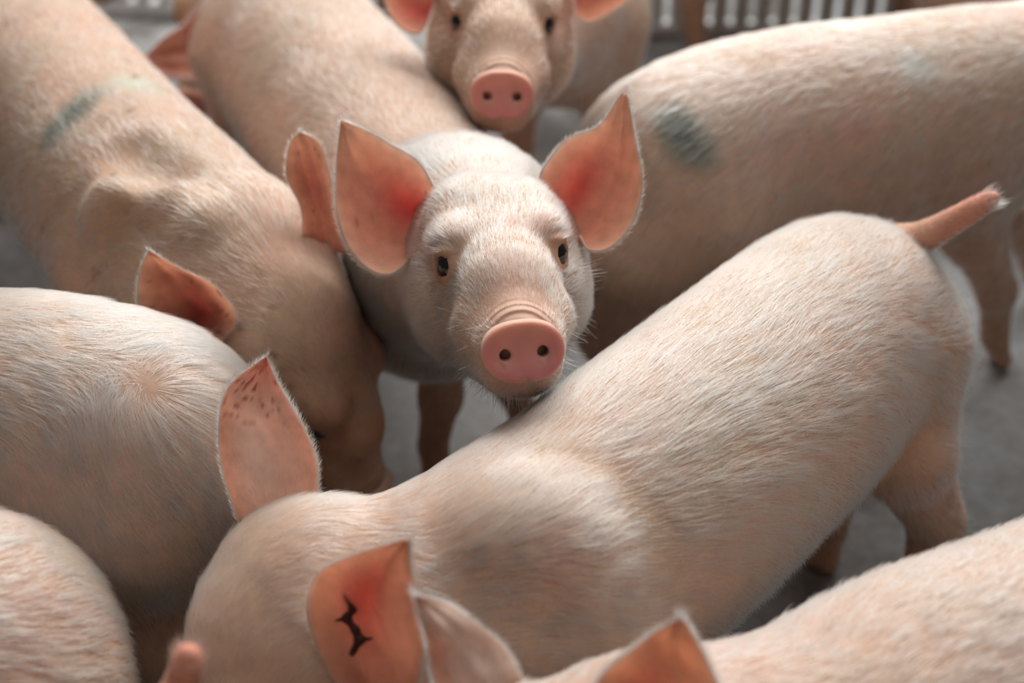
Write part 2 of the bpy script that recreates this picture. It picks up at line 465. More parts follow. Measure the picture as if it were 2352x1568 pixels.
        root.append(pt); fl.append(d / np.linalg.norm(d, axis=1)[:, None]); nv_.append(np.tile(-N if back_ else N, (cnt, 1))); ln.append(.005 + .006 * rng.random(cnt))
    root, nv_, fl, ln = [np.concatenate(x) for x in (root, nv_, fl, ln)]
    hair_obj('fur', root, nv_, fl, ln, .25, np.full(len(root), .00014), np.tile(HAIRCOL * 1.02, (len(root), 1)), M_HAIR, me, 4, .06)
    return me
M_CANAL = plain('ear_canal_skin', (.05, .012, .008), .6, .3)

def add_snout(parent, c, R, s=1.0, res=.0012, tops=1.0):
    """the bare disc: rows of R are forward, left, up of the disc"""
    rw, rh, dp = .0295 * s, .0222 * s, .0085 * s
    def f(p):
        q = (p - c) @ R.T
        y = q[:, 1]; z = q[:, 2]
        hh = np.where(z > 0, rh, rh * 1.02); ww = rw * (1 - .05 * np.clip(-z / rh, 0, 1))
        e = (np.abs(y / ww) ** 2.25 + np.abs(z / hh) ** 2.25) ** (1 / 2.25)
        d2 = (e - 1) * rh * .93
        notch = .0030 * s * np.exp(-(y / (.0035 * s)) ** 2) * np.clip((-z / rh - .5) * 2.5, 0, 1)
        d2 = d2 + notch
        face = q[:, 0] - dp + .0016 * s * (1 - np.clip(e, 0, 1) ** 2) - .0006 * s
        d = np.maximum(np.maximum(d2, -dp * 1.3 - q[:, 0]), face)
        # rounded rim
        a = np.maximum(d2 + .0045 * s, 0); b = np.maximum(face + .0045 * s, 0)
        dr = np.sqrt(a * a + b * b) - .0045 * s
        d = np.where((a > 0) & (b > 0), dr, d)
        for sg in (1, -1):
            w = q - np.array([dp, sg * .0135 * s, -.001 * s])
            n_ = np.sqrt((w[:, 1] / .0040) ** 2 + ((w[:, 2] + .15 * np.abs(w[:, 1])) / .0043) ** 2 + (w[:, 0] / .020) ** 2) * .0041 - .0041 * s
            d = -smin(-d, n_, .0018)
            w2 = np.sqrt((w[:, 1] / .0085) ** 2 + ((w[:, 2] + .0035) / .0060) ** 2 + (w[:, 0] / .0020) ** 2) * .002 - .002 * s
            d = -smin(-d, w2, .0016)
        return d
    e = .036 * s
    V, Q = surface_nets(f, c - e, c + e, res * s)
    q = (V - c) @ R.T
    z = q[:, 2] / rh; fr = np.clip(q[:, 0] / dp, 0, 1)[:, None]
    pink = np.array([.76, .285, .255]); org = np.array([.88, .42, .27]); low = np.array([.68, .255, .265])
    k = np.clip(z * 1.2 - .35, 0, 1)[:, None]; col = pink * (1 - k) + org * k
    k = np.clip(-z * 1.1 - .1, 0, 1)[:, None]; col = col * (1 - k) + low * k
    col = col * (1 + .06 * vnoise(V, 260, 5)[:, None])
    skin = np.array([.80, .56, .45]); col = col * fr + skin * (1 - fr)
    for sg in (1, -1):
        r = np.hypot(q[:, 1] - sg * .0135 * s, q[:, 2] + .001 * s) / s
        m_ = np.exp(-(r / .0038) ** 4)[:, None] * .97 * (q[:, 0:1] < dp - .0012)
        col = col * (1 - m_) + np.array([.05, .010, .006]) * m_  # inside of each nostril tinted near black, shade of the hole painted in
        r = np.hypot((q[:, 1] - sg * .0155 * s), (q[:, 2] + .0065 * s) * .9) / s
        m_ = (np.exp(-(r / .0045) ** 2) * np.clip(.5 + vnoise(V, 900, 9), 0, 1))[:, None] * .5 * fr
        col = col * (1 - m_) + np.array([.33, .17, .06]) * m_
    return mesh_obj('snout', V, Q, M_SNOUT, parent, cols=np.clip(col, 0, 1))

def leg_front(B, sh, fw, lt, sg, hoof=None):
    top = sh + lt * sg * .052 + np.array([0, 0, -.03])
    if hoof is None: hoof = sh + lt * sg * .062 + fw * .005
    hoof = np.array([hoof[0], hoof[1], .012])
    el = top * .45 + hoof * .55; el = np.array([*(el[:2] - fw[:2] * .022), .205])
    kn = np.array([*(el[:2] * .4 + hoof[:2] * .6 + fw[:2] * .010), .115])
    ft = np.array([*(hoof[:2] - fw[:2] * .004), .045])
    B.cone(top, el, .056, .036, .04); B.cone(el, kn, .033, .0215, .02); B.cone(kn, ft, .0215, .0165, .015)
    for t_ in (-1, 1): B.cone(ft, hoof + fw * .010 + lt * t_ * .0085, .0135, .0105, .008)
def leg_hind(B, rp, fw, lt, sg, hoof=None):
    hip = rp + lt * sg * .045 + np.array([0, 0, -.03]) + fw * .0
    if hoof is None: hoof = rp + lt * sg * .066 - fw * .025
    hoof = np.array([hoof[0], hoof[1], .012])
    st = np.array([*(hip[:2] * .5 + hoof[:2] * .5 + fw[:2] * .040 + lt[:2] * sg * .006), .245])
    hk = np.array([*(hoof[:2] - fw[:2] * .014), .130])
    ft = np.array([*(hoof[:2] - fw[:2] * .004), .045])
    B.cone(hip, st, .074, .042, .035); B.cone(st, hk, .041, .0265, .025); B.cone(hk, ft, .0235, .0175, .012)
    for t_ in (-1, 1): B.cone(ft, hoof + fw * .010 + lt * t_ * .0085, .014, .0115, .008)

def piglet(label, spine, head, h=.005, hairs=30000, hair_len=.013, hair_rad=.0002, hooves={}, ears='auto', eyes=True, tail=None,
           marks=(), dens=None, whorl=None, bumps=(), snout=True, dirt=0.0, brown=0.0, sc=1.0, belly=.025, lift=.24,
           down=1.0, seed=1, chest=None, ear_opt=None, group=None, extra_hair=None, tail_label=None, headbits=(), chests=(), tufts=(), ridges=()):
    """spine: list of (point, radius) from rump to neck; head: (centre, forward, up, scale)"""
    B = Body()
    sp = np.array([[*p, r] for p, r in spine]); S = catmull(sp, 4)
    hc, hf, hu, hs = head
    R = frame(hf, hu); X, Y, Z = R
    hl = lambda x, y, z: hc + (X * x + Y * y + Z * z) * hs
    for a, b in zip(S[:-1], S[1:]): B.cone(a[:3], b[:3], a[3], b[3], .018)
    nS = len(S)
    bz = np.array([0, 0, -belly])
    for i in range(nS - 1):
        a, b = S[i], S[i + 1]; B.cone(a[:3] + bz, b[:3] + bz, a[3] * .93, b[3] * .93, .03)
    # neck into the skull
    B.cone(S[-1, :3], hl(-.03, 0, -.012), S[-1, 3], .056 * hs, .05)
    B.cone(S[-1, :3] + bz * .6, hl(-.005, 0, -.035), S[-1, 3] * .9, .055 * hs, .05)
    # legs
    f0 = nrm((S[4, :3] - S[0, :3]) * (1, 1, 0)); l0 = np.cross((0, 0, 1), f0)
    i1 = int(nS * .74) if chest is None else chest
    sh = S[min(i1, nS - 2), :3]; f1 = nrm((S[min(i1 + 1, nS - 1), :3] - S[max(i1 - 3, 0), :3]) * (1, 1, 0)); l1 = np.cross((0, 0, 1), f1)
    rp = S[0, :3]
    for sg, nm in ((1, 'l'), (-1, 'r')):
        leg_hind(B, rp, f0, l0, sg, hooves.get('h' + nm)); leg_front(B, sh, f1, l1, sg, hooves.get('f' + nm))
    for a_, b_, r_ in chests: B.cone(a_, b_, r_, r_, .05)
    B.cone(sh + (0, 0, -.06), sh + f1 * .05 + (0, 0, -.03), .078 * sc, .060 * sc, .04)
    # head
    nh = len(B.pr)
    E = lambda c, r, k=.02, cut=False: B.ell(hl(*c), R, np.array(r) * hs, k, cut)
    K = lambda a, b, r1, r2, k=.02: B.cone(hl(*a), hl(*b), r1 * hs, r2 * hs, k)
    E((-.014, 0, .002), (.070, .053, .047), .03)
    K((.0, 0, .010), (.085, 0, -.014), .041, .033, .02)
    K((.05, 0, -.022), (.134, 0, -.043), .046, .0275, .022)
    for sg in (1, -1):
        K((.100, sg * .024, -.040), (.128, sg * .017, -.046), .0225, .0165, .012)
        E((-.004, sg * .040, -.038), (.060, .034, .046), .025)
        E((.040, sg * .036, .020), (.026, .018, .016), .016)
        if ears == 'auto': K((-.030, sg * .040, .028), (-.042, sg * .066, .050), .030, .022, .02)
    K((.0, 0, -.056), (.128, 0, -.070), .046, .0175, .022)
    for sg in (1, -1): K((.06, sg * .014, -.064), (.128, sg * .012, -.067), .026, .0165, .015)
    if ears != 'auto':
        for e in ears:
            m_ = (np.asarray(e['L'][0]) + np.asarray(e['R'][0])) / 2; dv = m_ - hl(-.01, 0, .0); dl = np.linalg.norm(dv)
            w_ = np.linalg.norm(np.asarray(e['L'][0]) - np.asarray(e['R'][0]))
            a_ = hl(-.01, 0, .0) + nrm(dv) * min(dl * .5, .040 * hs)
            B.cone(a_, m_ - nrm(dv) * .010 - e['N'] * (.012 + abs(e['cup'])), .036 * hs, min(.017, w_ * .30), .020)
    for c, r, k in bumps: B.ell(c, np.eye(3), r, k)
    for bt in headbits:
        E(*bt)
    pend = []
    for pts, r_, out_, k_ in ridges:
        q = np.array([B.hit(*a) for a in pts]); g_ = B.grad(q); g_ /= np.linalg.norm(g_, axis=1)[:, None]
        pend.append((q + g_ * (out_ - r_ if out_ > 0 else r_ + out_), r_, out_ < 0, k_))
    for q, r_, cut_, k_ in pend:
        for a_, b_ in zip(q[:-1], q[1:]):
            B.cone(a_, b_, r_, r_, k_)
            if cut_: B.pr[-1] = ('y',) + B.pr[-1][1:]; B.lo.pop(); B.hi.pop()
    # eyes: find the skin, sink a socket, add lids
    eyep = []
    if eyes:
        for sg in (1, -1):
            g0 = hl(.064, sg * .046, .002)
            p = B.pull(g0)[0]; n_ = nrm(B.grad(p[None])[0])
            eyep.append((p - n_ * .0050 * hs, n_))
        for p, n_ in eyep:
            Re = frame(n_, Z)
            B.ell(p + n_ * .002, Re, np.array((.012, .0118, .0105)) * hs, .008)                  # lid mound
            B.ell(p + n_ * .0120 * hs, frame(n_, Z), np.array((.0110, .0095, .0082)) * hs, .002, True)   # opening
            B.ell(p + n_ * .006 * hs + Z * .0120 * hs, Re, np.array((.0055, .0105, .0032)) * hs, .003)  # upper lid
            B.ell(p + n_ * .004 * hs - Z * .0110 * hs, Re, np.array((.0045, .0085, .0022)) * hs, .003)
    # mouth line under the disc
    if snout:
        B.cone(hl(.150, .018, -.066), hl(.06, .045, -.066), .001, .001, .001)
        B.pr.pop(); B.lo.pop(); B.hi.pop()
    if whorl is not None: whorl = B.hit(*whorl)
    marks = [((B.hit(*m[0]) if len(m[0]) == 2 else m[0]),) + tuple(m[1:]) for m in marks]
    lo = np.min(B.lo, 0); hi = np.max(B.hi, 0)
    V, Q = surface_nets(B, lo, hi, h)
    for _ in range(2):
        d = B(V); g = B.grad(V); V = V - g * np.clip(d / (np.sum(g * g, 1) + 1e-9), -h, h)[:, None]
    g = B.grad(V); Nn = g / (np.linalg.norm(g, axis=1)[:, None] + 1e-9)
    # ---- colour of the skin
    ql = (V - hc) @ R.T / hs
    col = np.tile(SKIN, (len(V), 1))
    n1 = vnoise(V, 38, seed)[:, None]; n2 = vnoise(V, 120, seed + 1)[:, None]
    col = col * (1 + .05 * n1 + .04 * n2) * (1 + np.c_[.0 * n1, -.06 * n1, -.05 * n1])
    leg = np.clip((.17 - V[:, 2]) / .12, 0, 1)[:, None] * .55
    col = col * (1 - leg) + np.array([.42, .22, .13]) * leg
    inh = np.clip((ql[:, 0] - .10) / .05, 0, 1) * (np.abs(ql[:, 1]) < .06) * (np.abs(ql[:, 2]) < .12) * (ql[:, 0] < .25)
    col = col * (1 - .5 * inh[:, None]) + np.array([.80, .50, .40]) * .5 * inh[:, None]
    mask_h = lambda P: np.ones(len(P))
    def tint(P, c, hair=False):
        c = c.copy()
        for m in marks:
            pos, rad, mc, am, nf = m[:5]
            d = np.linalg.norm((P - pos) @ (m[5] if len(m) > 5 else np.eye(3)), axis=1) / rad
            w = np.clip(1.25 - d, 0, 1) ** .8 * am
            if nf > 0: w = w * np.clip(.55 + .9 * vnoise(P, nf, seed + 11), 0, 1)
            w = np.clip(w, 0, 1)[:, None] * (.75 if hair else 1); c = c * (1 - w) + np.array(mc) * w
        if dirt > 0:
            w = np.clip((vnoise(P, 150, seed + 21) * .7 + vnoise(P, 330, seed + 22) * .7 - (1.5 - dirt)) * 3, 0, 1)[:, None] * .75
            c = c * (1 - w) + np.array([.20, .10, .05]) * w
        if brown > 0:
            qh = (P - hc) @ R.T / hs
            w = np.clip((qh[:, 0] + .02) / .10, 0, 1) * (qh[:, 0] < .3) * (np.linalg.norm(qh, axis=1) < .28)
            w = (w * brown * np.clip(.7 + .5 * vnoise(P, 60, seed + 5), 0, 1))[:, None]
            c = c * (1 - w) + np.array([.50, .23, .13]) * w
        return c
    col = tint(V, col)
    if eyes:
        for p, n_ in eyep:
            d = np.linalg.norm(V - p - n_ * .006, axis=1)
            w = np.exp(-(d / (.017 * hs)) ** 2)[:, None] * .55; col = col * (1 - w) + np.array([.60, .27, .19]) * w
            dd = np.linalg.norm(V - (p - Z * .021 * hs - X * .002), axis=1)
            w = (np.exp(-(dd / (.010 * hs)) ** 2) * np.clip(.75 + .6 * vnoise(V, 420, seed + 7), 0, 1))[:, None] * .6
            col = col * (1 - w) + np.array([.34, .12, .05]) * w
    wr = np.clip(1 - np.abs(ql[:, 0] - .148) / .014, 0, 1) * np.clip((ql[:, 2] + .040) / .012, 0, 1) * (np.abs(ql[:, 1]) < .035) * (ql[:, 0] < .2)
    rel = np.c_[ql[:, 0] + .10 * ql[:, 1] ** 2 * 8, wr, np.zeros(len(V))]
    root_o = bpy.data.objects.new('piglet', None); C.objects.link(root_o)
    base = S[:, :3].mean(0); root_o.location = (base[0], base[1], 0); off = np.array([base[0], base[1], 0.0])
    tagit(root_o, label, 'piglet', group)
    class PO:                                      # children are built in world space and shifted to the root
        pass
    bo = mesh_obj('body', V, Q, M_SKIN, root_o, cols=np.clip(col, 0, 1), extra={'relief': rel})
    kids = [bo]
    # ---- eyes, snout
    if eyes:
        for p, n_ in eyep:
            import bmesh
            bm = bmesh.new(); bmesh.ops.create_uvsphere(bm, u_segments=20, v_segments=14, radius=.0108 * hs)
            me = bpy.data.meshes.new('eye'); bm.to_mesh(me); bm.free(); me.materials.append(M_EYE)
            me.polygons.foreach_set('use_smooth', np.ones(len(me.polygons), bool))
            o = bpy.data.objects.new('eye', me); C.objects.link(o); o.parent = root_o; o.location = p + n_ * .0012 * hs; o['label'] = 'small dark glossy eye'
            kids.append(o)
    if snout:
        Rs = frame(X + Z * .10, Z)
        kids.append(add_snout(root_o, hl(.160, 0, -.047), Rs, hs, .0012 if h < .0045 else .0022))
        kids[-1]['label'] = 'bare pink snout disc with two nostrils'
    # ---- tail
    if tail is not None:
        T = resample(np.array([[*p, r] for p, r in tail]), 22); K2 = Body()
        for a, b in zip(T[:-1], T[1:]): K2.cone(a[:3], b[:3], a[3], b[3], .004)
        tv, tq = surface_nets(K2, np.min(K2.lo, 0), np.max(K2.hi, 0), .0025)
        u = np.argmin(np.linalg.norm(tv[:, None] - T[None, :, :3], axis=2), 1) / 21.0
        tc_ = SKIN * (1 - u[:, None]) + np.array([.78, .34, .24]) * u[:, None]
        to = mesh_obj('tail', tv, tq, M_SKIN, root_o, cols=tc_, extra={'relief': np.zeros_like(tv)})
        if tail_label: to['label'] = tail_label
        kids.append(to)
        nt_ = 2600; kk = rng.integers(0, 21, nt_); pp = T[kk, :3] * .5 + T[kk + 1, :3] * .5 + rng.normal(size=(nt_, 3)) * .002
        ax = T[kk + 1, :3] - T[kk, :3]; ax /= np.linalg.norm(ax, axis=1)[:, None]
        rd = rng.normal(size=(nt_, 3)); rd -= ax * np.sum(rd * ax, 1)[:, None]; rd /= np.linalg.norm(rd, axis=1)[:, None]
        pp = T[kk, :3] + (T[kk + 1, :3] - T[kk, :3]) * rng.random((nt_, 1)) + rd * T[kk, 3][:, None]
        d = ax + rd * .22; d /= np.linalg.norm(d, axis=1)[:, None]
        tipm = np.where(kk > 18, 1.5, 1.0)
        hair_obj('fur', pp, rd, d, (.005 + .005 * rng.random(nt_)) * tipm, .2, np.full(nt_, .00016), np.tile(HAIRCOL, (nt_, 1)), M_HAIR, to, 4, .05)
    # ---- coat
    dn0 = (lambda P: np.ones(len(P))) if dens is None else dens
    dn = lambda P: np.clip((P[:, 2] - .17) / .20, .13, 1) * dn0(P)
    n = int(hairs)
    P = sample_mesh(V, Q, dn, n)
    g = B.grad(P); Nh = g / (np.linalg.norm(g, axis=1)[:, None] + 1e-9)
    qh = (P - hc) @ R.T / hs
    inhead = (np.linalg.norm(qh - (.06, 0, -.02), axis=1) < .15)
    keep = np.ones(n, bool)
    if eyes:
        for p, n_ in eyep: keep &= np.linalg.norm(P - p - X * .004 * hs, axis=1) > .0150 * hs
    if snout: keep &= ~(inhead & (qh[:, 0] > .152))
    thin = inhead & (qh[:, 0] > .125) & (qh[:, 2] > -.04) & (np.abs(qh[:, 1]) < .02)
    keep &= ~(thin & (rng.random(n) < np.where(qh[:, 0] > .136, .85, .15)))
    P = P[keep]; Nh = Nh[keep]; qh = qh[keep]; inhead = inhead[keep]; n = len(P)
    SS = np.vstack([S[:, :3], [hl(-.02, 0, 0), hl(.03, 0, 0), hl(.08, 0, -.02), hl(.13, 0, -.035), hl(.17, 0, -.045)]])
    SS = resample(SS, 60); tg = np.gradient(SS, axis=0); tg /= np.linalg.norm(tg, axis=1)[:, None]
    ni = np.empty(n, int)
    for i in range(0, n, 40000): ni[i:i + 40000] = np.argmin(((P[i:i + 40000, None] - SS[None]) ** 2).sum(2), 1)
    T = -tg[ni]
    spread = P - SS[ni]; spread /= np.linalg.norm(spread, axis=1)[:, None]
    sd = (1 - np.clip(Nh[:, 2], 0, 1))[:, None]
    flow = T * (1 - .25 * sd) + np.array([0, 0, -1.0]) * sd * down
    hd = inhead[:, None]
    face = T + spread * .25 + np.where(np.abs(qh[:, 1:2]) > .035, -Z * .35, Z * .15)
    flow = np.where(hd, face, flow)
    if whorl is not None:
        dv = P - whorl; r = np.linalg.norm(dv, axis=1)[:, None]
        w = np.exp(-(r / .060) ** 2) * 1.2
        sw = np.cross(Nh, dv / (r + 1e-6)); flow = flow + w * (dv / (r + 1e-6) + .35 * sw)
    wav = np.stack([vnoise(P, 40, seed + 31), vnoise(P, 40, seed + 32), vnoise(P, 40, seed + 33)], 1) * .20 \
        + np.stack([vnoise(P, 210, seed + 34), vnoise(P, 210, seed + 35), vnoise(P, 210, seed + 36)], 1) * .06
    flow = flow + wav + rng.normal(size=(n, 3)) * .09
    flow -= Nh * np.sum(flow * Nh, 1)[:, None]
    flow /= np.linalg.norm(flow, axis=1)[:, None] + 1e-9
    ln = hair_len * (.55 + .75 * rng.random(n)) * (1 + .25 * vnoise(P, 160, seed + 40))
    fac = np.where(inhead, .72, 1.0); fac = np.where(inhead & (qh[:, 0] > .090), .55, fac); fac = np.where(inhead & (qh[:, 0] > .125), .38, fac)
    ln = np.clip(ln * fac, .0015, .04)
    hcx = HAIRCOL * (.90 + .2 * rng.random((n, 1)))
    hcx = tint(P, hcx, True)
    lf = lift * (.6 + .9 * rng.random(n))
    kids.append(hair_obj('fur', P, Nh, flow, ln * 1.35, lf, hair_rad * (.7 + .6 * rng.random(n)), np.clip(hcx, 0, 1), M_HAIR, root_o, 5, .05, .04))
    # ---- chin and cheek bristles
    if extra_hair:
        nb = extra_hair
        c = P[(inhead) & (qh[:, 0] > .0) & (qh[:, 0] < .15) & (qh[:, 2] < -.060)]
        c2 = P[(inhead) & (qh[:, 0] > .06) & (qh[:, 0] < .15) & (np.abs(qh[:, 1]) > .022) & (qh[:, 2] < -.02)]
        c = np.vstack([c[rng.integers(0, len(c), nb)], c2[rng.integers(0, len(c2), nb // 9)]])
        g = B.grad(c); nn_ = g / np.linalg.norm(g, axis=1)[:, None]
        dd = nn_ * .8 + X * .10 - Z * .25 + rng.normal(size=c.shape) * .22; dd /= np.linalg.norm(dd, axis=1)[:, None]
        L_ = .007 + .012 * rng.random(len(c)) ** 1.6
        kids.append(hair_obj('bristles', c, nn_, dd, L_, .05, np.full(len(c), .00015), np.tile(HAIRCOL, (len(c), 1)), M_HAIR, root_o, 5, .08))
    for px_, py_, rr_, cnt_, ll_, dd_ in tufts:
        c0 = B.hit(px_, py_); c = B.pull(c0 + rng.normal(size=(cnt_, 3)) * rr_ * .5)
        g = B.grad(c); nn_ = g / np.linalg.norm(g, axis=1)[:, None]
        dd = nn_ * .35 + np.asarray(dd_) + rng.normal(size=c.shape) * .16; dd /= np.linalg.norm(dd, axis=1)[:, None]
        kids.append(hair_obj('bristles', c, nn_, dd, ll_ * (.5 + .7 * rng.random(cnt_)), .25, np.full(cnt_, .00013), np.tile(HAIRCOL, (cnt_, 1)), M_HAIR, root_o, 7, .12))
    # ---- ears
    eo = dict(base=(.97, .58, .42), mid=(.92, .43, .30), deep=(.70, .12, .10), back=(.90, .72, .62))
    if ears == 'auto':
        ears = []
        for sg in (1, -1):
            o_ = hl(-.036, sg * .058, .040)
            bl = o_ + (X * .022 - Y * sg * .022 + Z * .004) * hs; br = o_ + (X * -.004 + Y * sg * .020 - Z * .034) * hs
            tip = o_ + (X * .020 + Y * sg * .060 + Z * .105) * hs
            m1 = bl + (X * .004 - Y * sg * .004 + Z * .050) * hs; m2 = br + (X * .012 + Y * sg * .042 + Z * .030) * hs
            ears.append(dict(L=[bl, m1, tip], R=[br, m2, tip], N=nrm(X * .9 + Y * sg * .35), cup=.016))
    for i, e in enumerate(ears):
        kw = dict(eo); kw.update({k: v for k, v in e.items() if k not in 'LRN' and k != 'cup'})
        if not isinstance(e.get('cup'), (int, float)): e['cup'] = .014
        kids.append(ear_sheet(root_o, e['L'], e['R'], e['N'], e['cup'] * hs, kw.pop('thick', .0045), fringe=kw.pop('fringe', 500), seed=seed + i, **kw))
    # shift everything so that the root sits at the piglet's own place on the floor
    for k in root_o.children:
        k.matrix_parent_inverse = Matrix.Translation((-off[0], -off[1], 0))
    PIGS.append((label[:30], B, V))
    return root_o, B

def plane_pts(px, P1, P2, P3):
    """unproject pixels onto the plane through three (px, py, depth) points"""
    A, Bq, Cq = Wd(*P1), Wd(*P2), Wd(*P3)
    n = nrm(np.cross(Bq - A, Cq - A))
    if n @ (CAM - A) < 0: n = -n
    out = []
    for x, y in px:
        r = ray(x, y); out.append(CAM + r * ((A - CAM) @ n / (r @ n)))
    return np.array(out), n
def ear_px(Lp, Rp, P1, P2, P3, cup=.014, **kw):
    L, n = plane_pts(Lp, P1, P2, P3); R, _ = plane_pts(Rp, P1, P2, P3)
    return dict(L=L, R=R, N=n, cup=cup, **kw)
def cdir(r, u, b):
    """direction from camera-frame components: right, up, towards the viewer"""
    return nrm(RGT * r + UPV * u - FWD * b)
def sp(*rows):
    return [(Wz(x, y, z), r) for x, y, z, r in rows]
PIGS = []
GREEN = (.115, .15, .125)

# A: the piglet that looks up at the viewer
hA = Wd(1136, 572, 1.150)
fA = cdir(.11, -.22, .96); uA = cdir(-.10, .99, .12)
piglet('white piglet in the middle looking up at the viewer, sharp pink snout and pricked ears',
       sp((655, 85, .325, .098), (775, 235, .335, .100), (882, 382, .335, .097), (975, 505, .34, .092), (1070, 560, .375, .078)), (hA, fA, uA, 1.0),
       h=.0037, hairs=220000, hair_len=.0115, hair_rad=.00012, seed=3, tufts=[(1335, 625, .014, 40, .016, cdir(.9, .1, 0)), (1335, 800, .02, 30, .011, cdir(.9, -.1, 0))], lift=.30, extra_hair=420,
       chests=[(Wz(990, 695, .27), Wz(1020, 620, .30), .074)],
       marks=[((1005, 650), .013, (.30, .11, .05), .8, 300), ((1312, 628), .010, (.34, .14, .07), .6, 300), ((1190, 640), .006, (.40, .22, .10), .4, 300)],
       hooves={'fl': Wz(1000, 1100, 0), 'fr': Wz(1200, 1010, 0)},
       dens=lambda P: np.clip((P[:, 2] - .05) / .20, .12, 1) * np.where(P[:, 1] < 1.14, 3.0, .55),
       ears=[ear_px([(985, 500), (935, 600), (880, 632), (815, 590), (775, 500), (772, 380), (783, 278)], [(1005, 440), (965, 375), (905, 332), (840, 300), (790, 276)],
                    (1000, 440, 1.155), (930, 620, 1.135), (790, 280, 1.16), .020, deep_at=(.66, .25), deep=(.80, .085, .08), mid=(1.0, .47, .33), base=(1.0, .62, .44), back=(.92, .78, .70),
                    spots=(300, 1.15, (.38, .13, .08), .6), fringe=1500, hair_back=1500, label='pricked ear with orange pink inside'),
             ear_px([(1235, 440), (1245, 385), (1300, 322), (1375, 285), (1430, 213)], [(1335, 540), (1350, 572), (1400, 572), (1450, 515), (1476, 420), (1460, 320), (1440, 213)],
                    (1240, 420, 1.155), (1340, 560, 1.135), (1430, 220, 1.16), .020, deep_at=(.33, .28), deep=(.82, .15, .12), mid=(1.0, .47, .33), base=(1.0, .62, .44), back=(.92, .78, .70),
                    fringe=1500, hair_back=1500, label='pricked ear with orange pink inside')])
# D: the piglet lying across the front, head lower left
hD = Wz(640, 1478, .312)
fD = nrm((-.42, -.60, -.68)); uD = nrm((-.62, -.12, .75))
dfur = lambda P: np.clip((P[:, 2] - .05) / .20, .12, 1)
piglet('large sharp piglet crossing the picture from rump at upper right to head at lower left',
       sp((1932, 742, .325, .093), (1765, 895, .335, .095), (1545, 1085, .335, .095), (1350, 1238, .325, .092), (1160, 1352, .322, .088), (935, 1462, .302, .074)), (hD, fD, uD, 1.12),
       belly=.016, h=.004, hairs=150000, hair_len=.0165, hair_rad=.00011, seed=11, lift=.20, tufts=[(445, 1345, .030, 120, .016, cdir(-.8, .5, 0)), (425, 1420, .030, 70, .014, cdir(-.9, .2, 0)), (880, 1125, .02, 6, .02, cdir(-.3, .9, 0))],
       marks=[((1095, 1300), .014, (.22, .11, .07), .45, 900), ((1300, 1290), .022, (.34, .17, .12), .4, 900), ((1290, 1330), .04, (.60, .28, .20), .35, 60)],
       ridges=[([(1150, 1215), (1220, 1205), (1300, 1225), (1365, 1290)], .030, .0015, .035)],
       hooves={'hl': Wz(2085, 1440, 0), 'hr': Wz(1890, 1290, 0)},
       tail=[(Wz(2040, 560, .365), .017), (Wd(2110, 548, 1.24), .013), (Wd(2180, 512, 1.22), .010), (Wd(2240, 478, 1.20), .0085), (Wd(2280, 455, 1.19), .006)],
       ears=[ear_px([(545, 1200), (510, 1080), (502, 960), (530, 880), (612, 818)], [(770, 1140), (735, 1140), (728, 1060), (700, 980), (650, 900), (625, 850), (612, 818)],
                    (560, 1190, 1.02), (735, 1150, 1.02), (610, 820, .99), -.010, mid=(.88, .54, .44), base=(.95, .50, .37), deep=(.92, .68, .60), back=(.9, .75, .66), deep_at=(.42, .38), tipcol=(.90, .36, .28),
                    spots=(850, .36, (.36, .09, .07), .85, .50), fringe=1300, hair_back=300, hair_front=1100, label='pricked ear speckled with red brown and grey spots'),
             ear_px([(800, 1620), (735, 1500), (700, 1400), (725, 1320), (810, 1275), (925, 1240)], [(925, 1630), (965, 1540), (978, 1470), (965, 1400), (948, 1330), (940, 1240)],
                    (720, 1400, .878), (950, 1560, .845), (930, 1245, .835), .010, mid=(.84, .40, .28), base=(.90, .48, .32), deep=(.66, .12, .09), deep_at=(.40, .52), fringe=900,
                    canal=(805, 1435, 1.0), label='ear facing the viewer with a dark opening')])
# C: left piglet with the whorl on its hip
piglet('piglet at the left edge with a round hair whorl on its rump',
       sp((325, 1040, .325, .100), (180, 1010, .335, .099), (0, 985, .34, .100), (-330, 965, .335, .095), (-520, 960, .34, .08)), (Wz(-760, 950, .33), nrm((-.9, 0, -.35)), (0, 0, 1), 1.0),
       h=.0055, hairs=115000, hair_len=.0145, hair_rad=.00011, seed=21, lift=.18, snout=True,
       dens=lambda P: np.clip((P[:, 2] - .05) / .20, .12, 1) * np.where(P[:, 0] > -.5, 1, .12),
       whorl=(346, 890), down=2.4)
